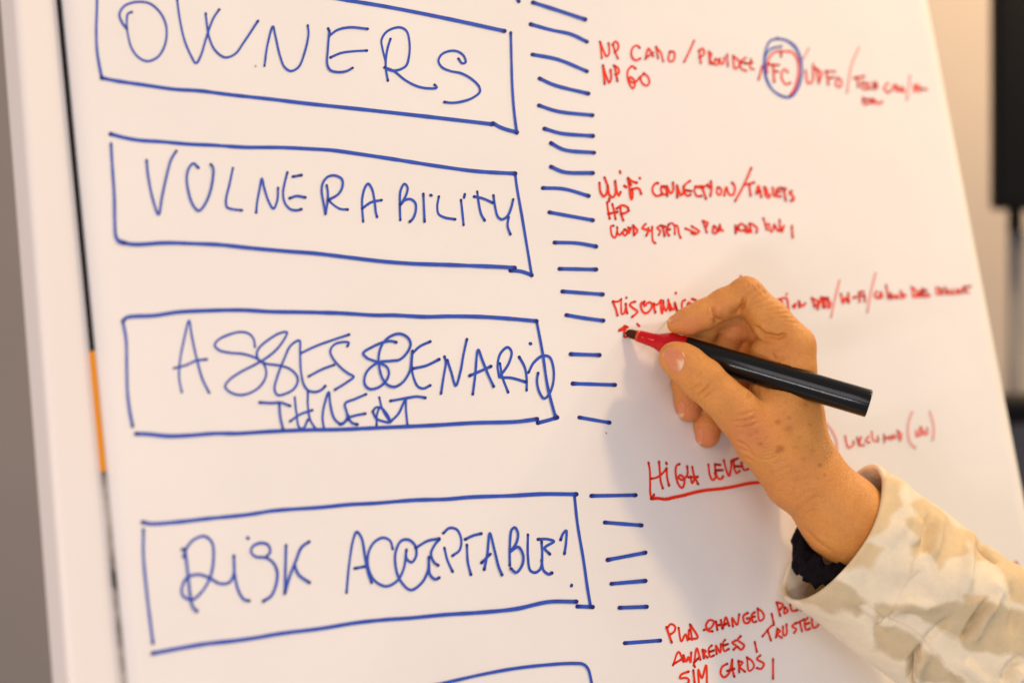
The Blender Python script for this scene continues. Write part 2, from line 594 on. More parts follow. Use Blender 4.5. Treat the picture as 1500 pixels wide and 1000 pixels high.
write('heading_word', m_blue, parse('''930,658 1010,662 1060,658 1125,680; 1055,665 1062,750 1080,830; 1155,625 1165,720 1185,820 1210,825 1240,770; 1240,590 1240,680 1255,770 1290,828; 1125,780 1190,735 1268,708;
1345,830 1335,760 1345,680 1375,592 1385,670 1410,760 1450,795 1480,780 1500,740''', E_, S4)
      + parse('''160,605 90,635 25,665 35,720 45,770; 45,755 100,740 155,730; -10,800 10,798 45,765 70,790 103,800; 245,625 265,700 315,785; 228,805 230,740 245,690;
203,715 225,690 260,695 300,740 315,785 270,780 225,760 203,715; 315,785 370,730 415,640 418,700 428,805; 318,648 420,630 490,620 543,628''', F_, S4), 3.7, 0.15)
write('heading_word', m_blue, parse('''275,372 290,370 283,410; 290,370 305,500 318,620 330,670 352,695; 290,375 330,325 390,303 430,335 438,430 420,520 380,590 325,635 280,615 272,580 300,520 360,503 420,522 470,550 520,545 545,500 545,405;
545,405 548,490 570,590 600,635 625,640; 617,312; 715,410 735,385 725,350 690,338 645,355 635,385 660,410 710,415 750,440 772,490 765,560 740,615 700,642; 818,350 815,470 812,602; 938,332 900,360 870,430 835,520 815,590; 862,455 885,505 940,545''', G_, SG), 4.2, 0.1)
write('heading_word', m_blue, parse('''92,558 105,420 125,300 142,262 165,290 185,400 200,470 215,510; 133,440 185,430; 318,345 305,305 270,290 225,315 198,370 200,440 230,500 285,527 340,500 372,440 385,350;
385,348 385,390 410,410 432,380 428,330 395,300 360,305 335,350 330,410 350,490 405,545 460,510 490,450 495,385; 430,340 490,305 545,295; 545,298 520,330 505,370 520,410 540,425; 495,420 500,470 525,493 545,485;
570,340 585,400 610,455; 565,268 595,243 630,250 652,295 645,350 610,378; 672,298 710,280 750,270; 680,325 685,410 700,470; 765,445 780,370 792,268 815,350 835,430 852,472; 752,412 795,370;
890,425 890,330 900,250 915,240 930,270 920,320 890,360 930,335 955,375 950,425 920,460 895,440; 978,275 978,380 990,450 1015,460 1040,440 1048,380 1045,310; 1028,298 1070,297 1105,308 1060,340 1085,370; 1045,400 1055,450 1080,468 1095,462;
1138,300 1150,270 1165,255 1165,310 1157,368; 1192,520 1191,525''', H_, SH), 4.1, 0.12)

# tick marks
ST = 1000 / 480.0
ticks = parse('''20,-40 42,5; 85,8 170,35 245,60; 78,75 140,92 200,105 250,128; 83,167 160,182 250,218; 105,240 150,260 254,286; 103,322 160,340 267,352; 120,393 170,407 268,415; 140,437 180,457 272,466;
140,509 180,525 268,528; 115,574 180,577 255,598; 135,648 190,658 268,672; 151,740 220,742 278,752; 166,820 278,822; 175,889 298,898; 187,961 240,970 300,978''', (740, 0), ST)
ticks += parse('117,80 205,83; 123,170 252,174; 143,273 235,289; 180,512 315,510; 221,593 333,602; 230,707 345,685; 241,780 345,771; 266,853 349,850; 282,961 390,953', (780, 480), ST)
for t in ticks:
    write('tick_mark', m_blue, [t], 5.2, 0.2)

# red notes
write('note_line', m_red, parse('''108,122 118,190 125,262; 112,125 140,200 165,248 185,230 188,180 182,135; 220,140 235,200 262,265; 215,150 240,120 262,140 262,185 235,210; 445,175 425,155 390,170 375,215 385,260 415,280 450,265;
495,270 520,180 560,245; 500,260 560,215; 585,165 600,265; 580,170 620,210 645,290; 700,205 690,280 720,290 742,250 730,205 705,210; 950,195 955,250 962,305; 945,200 975,180 992,210 980,240 950,255;
1030,205 1040,310; 1030,210 1055,230 1040,260 1060,315; 1085,270 1075,310 1100,320 1110,285 1085,268; 1120,265 1135,315 1155,300 1160,255; 1185,230 1190,330; 1235,240 1250,350 1290,320 1280,280 1235,245; 1340,260 1300,290 1300,345 1345,370; 1300,300 1340,300; 1385,270 1380,350 1410,355; 1340,310 1400,300''', (860, 40), 5.769)
      + parse('905,115 865,205 822,293; 1480,330 1450,445', (860, 40), 5.769), 3.0, 0.1)
write('note_line', m_red, parse('''135,322 150,480; 135,325 165,420 190,470 205,430 200,360; 235,325 258,455; 225,325 262,345 268,390 240,400; 410,350 380,330 345,370 345,440 370,500 390,518 405,490 400,450 365,420 360,450 400,470 450,420; 485,395 455,420 465,470 505,495 527,470 515,420 480,390''', (860, 40), 5.769), 3.2, 0.1)
write('note_line', m_red, parse('''240,190 190,195 150,230 130,300 128,360; 240,190 320,195 355,230 375,300 370,390 340,490 310,530; 130,290 220,298; 175,295 185,430; 180,345 215,350; 290,355 265,330 240,370 250,420 280,450 310,435; 235,190 238,235;
430,340 450,440 480,430 490,290; 515,320 535,440; 500,320 555,360 535,430; 595,350 610,450; 585,345 660,350; 610,400 650,395; 680,400 665,450 700,470 710,420 680,395; 810,400 890,385; 835,390 845,470; 875,420 880,480 920,485; 880,445 910,440; 925,440 915,470 940,480; 960,430 965,490; 985,430 990,480; 960,460 990,455;
1075,440 1045,480 1080,515; 1100,500 1130,450 1145,500; 1150,460 1160,500 1180,480; 1185,470 1205,510 1180,500; 1280,450 1285,510 1310,450 1325,510; 1330,480 1380,490''', (1100, 40), 5.357), 3.0, 0.1)
write('note_line', m_red, parse('880,550 885,600 920,600; 880,570 915,565; 930,570 960,600 950,560; 970,570 1000,600 1030,585', (1100, 40), 5.357), 3.2, 0.1)
for t in parse('455,165 410,250; 848,160 790,300 755,515; 1250,380 1225,570', (1100, 40), 5.357):
    write('slash_mark', m_red, [t], 2.8, 0.1, 0.35)
write('circled_mark', m_blue, parse('''205,90 270,100 340,140 385,220 400,300 390,400 360,490 310,545 250,540 170,490 125,400 110,310 120,220 160,170 240,152; 205,90 150,110 115,190 103,290 115,390 160,480 250,545 320,545 370,480 398,380 395,280 360,180 290,110 205,85''', (1100, 40), 5.357), 2.8, 0.1)
write('note_line', m_red, parse('''140,290 155,400 190,445 225,400 235,330; 198,230 235,330 250,420 285,455 320,420 325,340 318,270; 318,270 340,400 360,440 378,395; 370,160 375,182; 420,325 440,340; 462,235 475,330 490,440 503,480 515,420 505,360; 465,240 510,275 560,290; 462,250 500,330 485,300; 505,365 560,350 590,360 612,415; 593,236 597,244;
800,295 770,300 738,350 750,410 785,440 840,425; 840,330 835,380 870,425 900,400 885,350 845,335 870,330; 895,330 905,440; 900,330 945,410 970,380 970,290; 1015,320 1018,455; 1018,325 1060,430 1085,410 1090,330; 1160,270 1100,320 1095,380 1130,440 1165,425; 1105,375 1175,385; 1300,330 1230,335 1210,380 1240,440 1290,440''', (860, 230), 7.694)
      + parse('''-10,335 70,345 130,310; 70,350 95,420 110,470; 130,315 150,345; 165,275 175,350 160,440; 245,340 230,400 260,430 285,390 265,345 240,350; 315,435 340,340 370,420 410,430 435,380 430,320 405,290; 620,125 540,310 440,495; 540,310 590,305 650,288; 600,310 605,370 615,435;
680,410 700,325 735,450; 680,405 725,385; 765,340 785,440 820,460 830,430 790,400 800,370 770,340; 860,345 870,430 890,440; 945,350 905,360 910,440 950,445; 905,395 945,390; 950,350 1010,360; 985,355 1010,490; 1075,385 1050,400 1090,440 1100,485 1070,490''', (1020, 230), 7.694), 3.5, 0.1)
write('note_line', m_red, parse('225,510 240,620 255,695; 285,530 305,610 322,700; 240,640 340,620; 250,470 250,500; 375,570 385,640 410,715; 335,580 390,545 450,560 465,580; 470,605 430,630 385,640', (860, 230), 7.694), 3.5, 0.1)
write('note_line', m_red, parse('''300,775 270,780 270,830 285,890 315,910 340,850; 340,790 345,860 370,880 395,850; 420,815 405,860 430,885 455,850 430,815; 465,790 475,860 490,800; 520,770 530,880; 520,770 570,830 530,880; 660,755 625,800 690,830 670,885; 690,800 700,840 725,820 735,785; 735,790 735,880 745,950 770,970; 830,770 790,800 825,830 810,880; 830,770 880,785; 850,780 875,890; 915,775 895,830 925,885; 905,820 935,815; 920,760 960,745 985,780 990,870; 1000,770 1020,780 1035,860 1055,910; 1110,805 1180,835 1220,855; 1180,780 1265,840 1215,870 1180,855''', (860, 230), 7.694)
      + parse('''75,720 100,790 120,850; 75,720 130,745 110,790; 195,780 190,850 225,860 230,800 200,775; 265,760 250,840; 265,765 290,830 310,830 240,820; 440,770 445,860; 440,780 480,820 450,825; 480,770 510,750 560,800 500,830 470,790; 560,780 600,840 570,850 540,820; 600,750 640,760 690,810 680,850; 600,760 620,850 580,830;
755,690 780,760 795,820; 780,770 820,750 830,820 850,845 880,760; 890,780 910,820 935,830; 940,710 950,830 990,770 970,840; 1078,775 1088,905''', (1020, 230), 7.694), 3.2, 0.1)
write('note_line', m_red, parse('''150,265 185,350 207,432; 150,262 200,265 240,245 250,232; 250,232 250,330 260,415 285,410 305,340 310,290; 303,290 315,350 325,405; 313,212 314,218; 420,265 380,275 355,300 400,345 450,385 385,450; 535,265 495,280 495,340 520,390 555,405 610,360 630,300 600,270 560,290 545,320 525,290; 650,285 655,340 668,395; 640,290 690,300 735,245; 735,245 735,330 748,410 760,370 765,270; 765,250 775,330 800,375 825,310 825,240; 830,260 850,370; 840,290 885,360 905,340 905,275; 905,280 935,375; 918,155 919,163; 1030,245 1005,255 990,300 1000,350 1025,370; 1060,300 1075,270 1110,300; 1115,230 1160,245; 1240,260 1300,330''', (880, 410), 8.333), 3.2, 0.1)
write('note_line', m_red, parse('''85,280 110,330; 95,275 150,265 165,345; 115,285 125,310; 152,236 153,240; 200,320 215,300 205,335 195,318; 235,285 240,330; 235,285 262,320 280,300; 330,270 345,325; 325,265 370,290 345,325; 365,340 390,270 405,330; 385,260 440,265; 410,270 415,330; 430,270 440,335 455,300 430,275; 525,235 540,300 555,260 570,290; 575,230 580,295; 610,260 630,258; 650,225 655,290; 650,225 680,220; 650,250 675,250; 685,240 690,290;
770,220 755,250 780,265; 800,225 785,260 810,260 800,225; 835,175 850,265; 865,230 870,270; 880,245 895,270 905,240 915,265; 935,215 940,265 970,245 940,235; 1015,190 1025,260 1050,225 1010,190; 1060,235 1050,255 1075,250 1070,230; 1085,200 1090,255; 1070,215 1110,210; 1115,230 1110,255 1135,245; 1180,190 1185,240 1205,235 1200,195; 1215,200 1220,240; 1240,190 1245,235; 1260,210 1250,235 1275,230; 1290,205 1285,235 1305,230; 1320,205 1325,235 1340,205 1345,230; 1365,190 1370,225; 1380,185 1375,215 1400,225; 1380,190 1415,185''', (1120, 380), 4.6875), 3.2, 0.1)
for t in parse('515,145 480,290 458,395; 762,95 730,230 708,360', (1120, 380), 4.6875):
    write('slash_mark', m_red, [t], 2.8, 0.1, 0.3)
write('note_line', m_red, parse('228,610 262,585 305,562; 228,616 265,612 300,622 308,570; 285,650 320,645 330,680 300,700 285,680; 340,640 365,690 375,650; 445,535 470,560; 240,606 290,590; 262,612 300,600; 290,560 330,575', (880, 410), 8.333), 3.0, 0.1)
write('ink_dot', m_red, [[(1085, 404), (1087, 409)]], 2.6, 0.1)
write('ink_dot', m_red, [[(1488, 823), (1493, 832)]], 3.2, 0.1)
write('ink_dot', m_speck, [[(887.5, 633.5), (888.5, 634.5)]], 1.9, 0.0, 0.3)
write('ink_dot', m_speck, [[(815.5, 607), (816.5, 609)]], 1.6, 0.0)
write('ink_dot', m_speck, [[(374, 96.5), (375, 97.5)]], 2.2, 0.0, 0.4)
write('note_line', m_red, parse('''345,345 360,420 380,465 435,430 430,400; 470,360 490,440; 510,355 500,440 540,440; 590,350 560,390 590,410 600,410; 620,300 640,390 680,400; 685,350 690,400; 750,330 755,410; 750,370 800,360; 800,350 810,380 840,370 820,345; 850,330 850,370 880,350; 895,290 920,390; 890,290 935,330 920,390; 1085,290 1090,350 1110,340; 1130,250 1120,330 1150,330 1140,250; 1165,290 1185,330 1205,320 1200,260''', (1190, 590), 7.143), 2.8, 0.1, 0.12)
for t in parse('-100,60 40,110 150,215 215,300 255,400 260,520 240,600; 1045,95 1010,200 1005,320 1030,420 1080,465; 1230,90 1260,180 1275,270 1265,380', (1190, 590), 7.143):
    write('bracket_mark', m_red, [t], 3.0, 0.1, 0.45)
write('note_line', m_red, parse('''150,130 165,220 168,350 172,480 190,520 210,480; 265,120 275,230 285,340 308,412; 180,305 235,295 290,260 345,200; 348,190 355,290 375,380; 345,130 350,145; 490,145 460,160 448,210 455,290 480,370 520,408 545,350 540,300 500,265 480,290 520,320 560,290 580,250 575,170; 630,175 650,270 695,365; 590,290 690,285; 610,280 630,355 660,300;
808,150 825,270 855,320 885,300 880,240; 880,145 885,220 915,300 950,310 968,280; 885,215 965,212; 885,150 940,155; 978,105 1000,200 1035,275 1055,200 1060,110; 1085,95 1095,200 1120,245 1150,220; 1085,100 1130,85; 1100,170 1180,170; 1170,130 1200,210 1245,200; 1300,60 1310,150 1400,150''', (930, 660), 7.5), 3.3, 0.05)
write('note_line', m_red, parse('185,522 260,522 340,530 430,510 530,490 620,465 760,435 950,415 1100,390 1250,358 1380,345 1600,310', (930, 660), 7.5), 4.8, 0.1, lab='thick red line under the words')
write('note_line', m_red, parse('''225,280 245,340 262,388; 228,290 255,258 285,275 280,310 245,335; 310,285 330,380 360,330 375,375 385,300; 390,260 398,310 405,368; 395,265 445,355 385,362; 490,300 540,285 560,240 530,230 505,265 520,305 550,310; 575,240 585,300; 610,230 620,290; 580,270 615,260; 625,290 645,210 668,270; 630,265 662,250; 695,275 690,215 725,265 740,190; 800,180 770,200 780,250 810,245 815,215 795,220; 850,175 830,190 840,245 860,240; 830,210 850,205; 870,150 885,235 915,215 905,175 870,148; 970,185 985,255; 1005,105 1030,200; 1005,105 1050,120 1030,155; 1060,140 1060,185 1085,165 1065,140; 1100,120 1115,165 1150,160; 1170,110 1180,160''', (930, 860), 4.839), 3.3, 0.1)
write('note_line', m_red, parse('''270,550 310,455 345,525; 275,540 345,500; 345,480 365,525 380,490 395,530 400,460; 418,552 440,430 465,510; 420,530 460,490; 480,440 490,500; 480,440 505,450 490,470 515,495; 545,410 525,430 535,490 560,480; 530,455 560,445; 580,470 575,410 605,460 610,400; 640,370 625,390 635,450 665,435; 630,410 660,400; 715,375 690,390 720,415 700,440; 750,345 730,370 775,410 755,440 730,420; 850,385 865,455;
905,345 970,270 985,265; 940,300 965,375; 1010,290 1000,355; 1010,290 1030,310 1010,330 1040,355; 1050,275 1055,340 1075,330 1075,260; 1140,250 1115,275 1145,295 1130,320; 1140,255 1200,225; 1170,245 1185,310; 1225,215 1205,240 1215,300 1240,290; 1210,260 1235,250; 1255,205 1265,285 1305,260 1290,220 1255,205''', (930, 860), 4.839), 3.2, 0.1)
write('note_line', m_red, parse('''380,595 330,615 320,640 370,640 385,665 350,690; 415,585 425,680; 424,556 426,562; 455,690 450,580 475,640 505,550 512,685; 655,540 620,560 608,605 630,635 665,610 690,520; 690,510 695,590 705,630; 655,590 705,575; 735,520 740,600; 735,520 765,530 745,560 780,595; 795,495 810,590 845,560 830,520 795,495; 890,480 865,505 915,540 895,575 865,570; 980,505 980,645''', (930, 860), 4.839), 3.3, 0.1)

# ------------------------------------------------------------------ marker
PT = onb(917, 486.6, 0.0009)
PE = at(1273, 591, 1.035)
PAX = nrm(PE - PT)
PLEN = np.linalg.norm(PE - PT)
print('pen length', PLEN, 'angle to board', math.degrees(math.asin(PAX.dot(N))))
marker = root('marker_pen', PT, 'black barrelled felt marker with red grip and dark nib held in the hand', 'marker')
k = PLEN / 373.0
m_nib, nt, b = mat('ink_soaked_felt', (0.060, 0.020, 0.008), 0.85, 0.08)
bump(nt, b, noise(nt, 1500, 3, 0.6, coords(nt)).outputs[0], 0.5, 0.0006)
m_redp, nt, b = mat('red_glossy_plastic', (0.52, 0.001, 0.006), 0.14, 0.22)
b.inputs['Coat Weight'].default_value = 0.3
b.inputs['Coat Roughness'].default_value = 0.07
nz = noise(nt, 60, 3, 0.6, coords(nt))
rr = ramp(nt, nz.outputs[0], [(0.35, (0.10, 0.10, 0.10)), (0.75, (0.18, 0.18, 0.18))])
nt.links.new(rr.outputs[0], b.inputs['Roughness'])
m_blk, nt, b = mat('black_glossy_plastic', (0.005, 0.005, 0.005), 0.18, 0.32)
nz = noise(nt, 40, 4, 0.6, coords(nt))
rr = ramp(nt, nz.outputs[0], [(0.3, (0.13, 0.13, 0.13)), (0.75, (0.24, 0.24, 0.24))])
nt.links.new(rr.outputs[0], b.inputs['Roughness'])
vs, fs = lathe(PT, PAX, [(0.1 * k, 1.0 * k), (0.7 * k, 2.9 * k), (2.0 * k, 4.5 * k), (4.2 * k, 5.8 * k), (7.5 * k, 6.7 * k), (12 * k, 7.1 * k), (22 * k, 7.2 * k)], 32)
build('nib', vs, fs, m_nib, marker)
m_col, nt, b = mat('orange_red_stained_plastic', (0.62, 0.05, 0.012), 0.25, 0.4)
bump(nt, b, noise(nt, 900, 3, 0.6, coords(nt)).outputs[0], 0.2, 0.0004)
vs, fs = lathe(PT, PAX, [(15.5 * k, 7.3 * k), (15.8 * k, 8.0 * k), (17.5 * k, 8.5 * k), (20 * k, 8.7 * k), (20.1 * k, 7 * k)], 48)
build('nib_collar', vs, fs, m_col, marker)
vs, fs = lathe(PT, PAX, [(20 * k, 7.4 * k), (20.2 * k, 8.6 * k), (21 * k, 9.2 * k), (28 * k, 9.6 * k), (40 * k, 10.4 * k), (47 * k, 11.6 * k), (54 * k, 14.2 * k), (60 * k, 17.0 * k), (64 * k, 18.6 * k), (66 * k, 19.1 * k), (68 * k, 19.3 * k), (90 * k, 19.6 * k), (90.6 * k, 19.2 * k)], 64)
build('grip_section', vs, fs, m_redp, marker)
vs, fs = lathe(PT, PAX, [(90.8 * k, 18.8 * k), (91.2 * k, 19.7 * k), (92 * k, 20.0 * k), (200 * k, 20.4 * k), (330 * k, 20.7 * k), (371 * k, 20.9 * k), (372.4 * k, 20.6 * k), (373 * k, 20.0 * k), (373 * k, 17.5 * k), (371.5 * k, 17.2 * k)], 64)
build('barrel', vs, fs, m_blk, marker)

# ------------------------------------------------------------------ hand (implicit surface)
MM = 1000.0


def hm(px, py, dz):
    return hand(px, py, dz) * MM


def cone(P, a, b, ra, rb):
    ab = b - a
    t = np.clip((P - a) @ ab / (ab @ ab), 0, 1)
    q = P - a - t[:, None] * ab
    return np.sqrt((q * q).sum(1)) - (ra + (rb - ra) * t)


def smin(a, b, k_):
    h = np.clip(0.5 + 0.5 * (b - a) / k_, 0, 1)
    return b * (1 - h) + a * h - k_ * h * (1 - h)


def chain(pts):
    return [(hm(*p[:3]), p[3]) for p in pts]


INDEX = chain([(1162, 508, 8, 12.6), (1128, 468, 9, 11.0), (1093, 433, 9, 9.9), (1062, 445, 8, 8.7), (1031, 461, 6, 8.4), (1008, 470, 5, 7.3), (991, 474.5, 4, 5.4)])
MIDDLE = chain([(1150, 518, 24, 12), (1100, 460, 28, 10.0), (1045, 458, 25, 9.0), (1026, 486, 23, 8.4), (1012, 524, 22, 8.2), (1004, 560, 20, 7.9), (1008, 588, 20, 7.4), (1009, 600, 20, 7.0)])
RING = chain([(1150, 535, 39, 11), (1110, 486, 36, 8.8), (1076, 476, 29, 7.8), (1064, 500, 31, 7.6), (1050, 550, 31, 8.0), (1036, 590, 28, 7.8), (1036, 622, 27, 7.6), (1036, 637, 27, 7.4)])
LITTLE = chain([(1150, 555, 52, 10), (1115, 535, 53, 8.4), (1085, 540, 52, 7.6), (1080, 590, 48, 7.2), (1078, 625, 45, 6.8)])
THUMB = chain([(1160, 700, 4, 16.5), (1116, 648, -4, 14.2), (1080, 601, -9, 12.6), (1055, 578, -12, 11.6), (1030, 556, -13, 11.6), (1006, 535, -11.5, 10.6), (993, 526, -11, 9.2), (986, 522, -10.6, 7.6)])
PALM = [
    (hm(1160, 508, 9), hm(1168, 600, 10), 12.8, 12.6), (hm(1168, 600, 10), hm(1190, 700, 12), 12.6, 16.5),
    (hm(1154, 518, 25), hm(1176, 690, 26), 12.2, 15.0),
    (hm(1148, 532, 40), hm(1178, 690, 36), 11.5, 15.0),
    (hm(1140, 552, 53), hm(1172, 690, 44), 10.5, 13.0),
    (hm(1142, 600, 2), hm(1168, 672, 5), 14.0, 17.0),       # first interosseous
    (hm(1118, 572, 8), hm(1140, 604, 6), 8.0, 12.5),        # web
    (hm(1118, 530, 22), hm(1128, 575, 22), 8.0, 10.0), (hm(1092, 516, 38), hm(1125, 526, 32), 9.0, 11.0), (hm(1122, 516, 12), hm(1156, 536, 6), 8.5, 10.5),      # palm edge behind the pen
    (hm(1190, 708, 8), hm(1236, 758, 12), 20.8, 23.2), (hm(1190, 708, 26), hm(1236, 758, 30), 19.0, 21.5),
    (hm(1236, 758, 12), hm(1330, 840, 24), 22.5, 26.0), (hm(1236, 758, 30), hm(1330, 840, 44), 21.5, 25.0),
    (hm(1330, 840, 30), hm(1900, 1270, 92), 27.0, 33.0),
]
PEN_P = [(PT * MM, (PT + PAX * 62 * k) * MM, 2.5, 16.8 * k * MM), ((PT + PAX * 62 * k) * MM, (PT + PAX * 373 * k) * MM, 19.0 * k * MM, 20.8 * k * MM)]


def fing(P, ch, kk=3.0):
    d = None
    for (a, ra), (b2, rb) in zip(ch[:-1], ch[1:]):
        q = cone(P, a, b2, ra, rb)
        d = q if d is None else smin(d, q, kk)
    return d


def dent(P, c, rad, depth):
    q = P - c
    return depth * np.exp(-(q * q).sum(1) / (rad * rad))


DENTS = [(hm(1078, 558, -16), 7.0, 1.1), (hm(1030, 470, -4), 3.5, 0.5), (hm(1100, 585, -10), 6.0, 1.0), (hm(1126, 545, -2), 6.0, 1.2), (hm(1049, 467, 2), 3.0, 2.0), (hm(1082, 456, 2), 4.2, 2.8), (hm(1142, 498, -2), 5.0, 2.6), (hm(1124, 492, 0), 4.0, 1.2), (hm(1185, 540, -2), 9.0, -0.6),
         (hm(1156, 630, -12), 9, 0.8)]
BULGE = [(hm(1050, 540, -22), 6.5, 1.1), (hm(1026, 574, -18), 6.0, 0.6), (hm(1012, 484, 0), 5.0, 0.7), (hm(1110, 418, 2), 7.0, 0.5), (hm(1160, 560, -4), 9, 0.7), (hm(1022, 480, 0), 6.0, 0.9), (hm(1090, 410, 4), 8.0, 0.7), (hm(1066, 600, -22), 10, 0.8), (hm(1096, 636, -18), 10, 0.8), (hm(1180, 495, -2), 9, 1.2), (hm(1062, 458, -2), 5.0, 0.5)]


def hand_sdf(P):
    d = None
    for a, b2, ra, rb in PALM:
        q = cone(P, a, b2, ra, rb)
        d = q if d is None else smin(d, q, 9.0)
    palm = d
    out = smin(palm, fing(P, THUMB, 3.5), 8.0)
    for ch, kk in ((INDEX, 2.5), (MIDDLE, 3.0), (RING, 2.0), (LITTLE, 3.0)):
        out = np.minimum(out, smin(palm, fing(P, ch), kk))
    for c, r_, dp in DENTS:
        out = out + dent(P, c, r_, dp)
    for c, r_, dp in BULGE:
        out = out - dent(P, c, r_, dp)
    pen = None
    for a, b2, ra, rb in PEN_P:
        q = cone(P, a, b2, ra, rb)
        pen = q if pen is None else np.minimum(pen, q)
    out = np.maximum(out, 0.15 - pen)
    bd = (P - P0 * MM) @ N
    return np.maximum(out, 0.3 - bd)


def project(P):
    """world mm -> photo pixels"""
    X = P[:, 0] / P[:, 1] * F + 750
    Y = (H * MM - P[:, 2]) / P[:, 1] * F + 500
    return X, Y


def surface_nets(lo, hi, h):
    nb_ = 5
    n3 = (np.ceil((hi - lo) / (h * nb_)).astype(int)) * nb_
    D = np.full(n3, 50.0, np.float32)
    cb = n3 // nb_
    bi = np.stack(np.meshgrid(*[np.arange(c) for c in cb], indexing='ij'), -1).reshape(-1, 3)
    ctr = lo + (bi * nb_ + (nb_ - 1) / 2) * h
    dc = hand_sdf(ctr)
    far = np.abs(dc) > nb_ * h * 0.87 + 3.0
    sub = np.stack(np.meshgrid(*[np.arange(nb_)] * 3, indexing='ij'), -1).reshape(-1, 3)
    for sel, flag in ((bi[~far], True), (bi[far & (dc < 0)], False)):
        for c0 in range(0, len(sel), 8000):
            idx = (sel[c0:c0 + 8000, None, :] * nb_ + sub[None]).reshape(-1, 3)
            if flag:
                D[idx[:, 0], idx[:, 1], idx[:, 2]] = hand_sdf(lo + idx * h)
            else:
                D[idx[:, 0], idx[:, 1], idx[:, 2]] = -50
    inside = D < 0
    nx, ny, nz_ = n3
    cnt = np.zeros((nx - 1, ny - 1, nz_ - 1), np.int8)
    corners = [(i, j, l) for i in (0, 1) for j in (0, 1) for l in (0, 1)]
    for i, j, l in corners:
        cnt += inside[i:nx - 1 + i, j:ny - 1 + j, l:nz_ - 1 + l]
    act = np.argwhere((cnt > 0) & (cnt < 8))
    vid = np.full(cnt.shape, -1, np.int32)
    vid[act[:, 0], act[:, 1], act[:, 2]] = np.arange(len(act))
    val = {c: D[act[:, 0] + c[0], act[:, 1] + c[1], act[:, 2] + c[2]] for c in corners}
    acc = np.zeros((len(act), 3))
    num = np.zeros(len(act))
    for c in corners:
        for ax in range(3):
            if c[ax] == 0:
                c2 = list(c); c2[ax] = 1; c2 = tuple(c2)
                a, b2 = val[c], val[c2]
                m_ = (a < 0) != (b2 < 0)
                t = np.where(m_, a / np.where(m_, a - b2, 1), 0)
                p = np.tile(np.array(c, float), (len(act), 1))
                p[:, ax] = t
                acc[m_] += p[m_]
                num[m_] += 1
    verts = lo + (act + acc / num[:, None]) * h
    faces = []
    for ax in range(3):
        o1, o2 = (ax + 1) % 3, (ax + 2) % 3
        sl0 = [slice(None)] * 3; sl1 = [slice(None)] * 3
        sl0[ax] = slice(0, -1); sl1[ax] = slice(1, None)
        ch_ = inside[tuple(sl0)] != inside[tuple(sl1)]
        e = np.argwhere(ch_)
        ok = (e[:, o1] > 0) & (e[:, o2] > 0) & (e[:, o1] < n3[o1] - 1) & (e[:, o2] < n3[o2] - 1)
        e = e[ok]
        ins = inside[e[:, 0], e[:, 1], e[:, 2]]
        q = []
        for s1, s2 in ((0, 0), (-1, 0), (-1, -1), (0, -1)):
            ee = e.copy()
            ee[:, o1] += s1
            ee[:, o2] += s2
            q.append(vid[ee[:, 0], ee[:, 1], ee[:, 2]])
        q = np.stack(q, 1)
        q[~ins] = q[~ins][:, ::-1]
        faces.append(q)
    return verts, np.concatenate(faces)


pts = np.array([a for a, _ in INDEX + MIDDLE + RING + LITTLE + THUMB] + [q for p in PALM[:14] for q in p[:2]])
lo = pts.min(0) - 30
hi = pts.max(0) + 20
hi[0] = hm(1345, 850, 30)[0]
lo[2] = hm(1345, 880, 30)[2] - 30
HS = 0.75
hv, hf = surface_nets(lo, hi, HS)


def sdf_grad(P, e=0.4):
    g = np.stack([hand_sdf(P + np.eye(3)[i] * e) - hand_sdf(P - np.eye(3)[i] * e) for i in range(3)], 1)
    return g / np.maximum(1e-6, np.linalg.norm(g, axis=1))[:, None]


hn = sdf_grad(hv)
X, Y = project(hv)
view = nrm(np.array([0, -1, 0]))
facing = np.clip(-(hn * (hv / MM - CAM) / np.linalg.norm(hv / MM - CAM, axis=1)[:, None]).sum(1), 0, 1)


def seg_dist(X, Y, poly):
    best = np.full(len(X), 1e9)
    tt = np.zeros(len(X))
    P = np.array(poly, float)
    L = np.concatenate([[0], np.cumsum(np.linalg.norm(np.diff(P, axis=0), axis=1))])
    for i in range(len(P) - 1):
        a, b2 = P[i], P[i + 1]
        ab = b2 - a
        t = np.clip(((X - a[0]) * ab[0] + (Y - a[1]) * ab[1]) / (ab @ ab), 0, 1)
        d = np.hypot(X - a[0] - t * ab[0], Y - a[1] - t * ab[1])
        m_ = d < best
        best[m_] = d[m_]
        tt[m_] = ((L[i] + t * np.linalg.norm(ab)) / L[-1])[m_]
    return best, tt


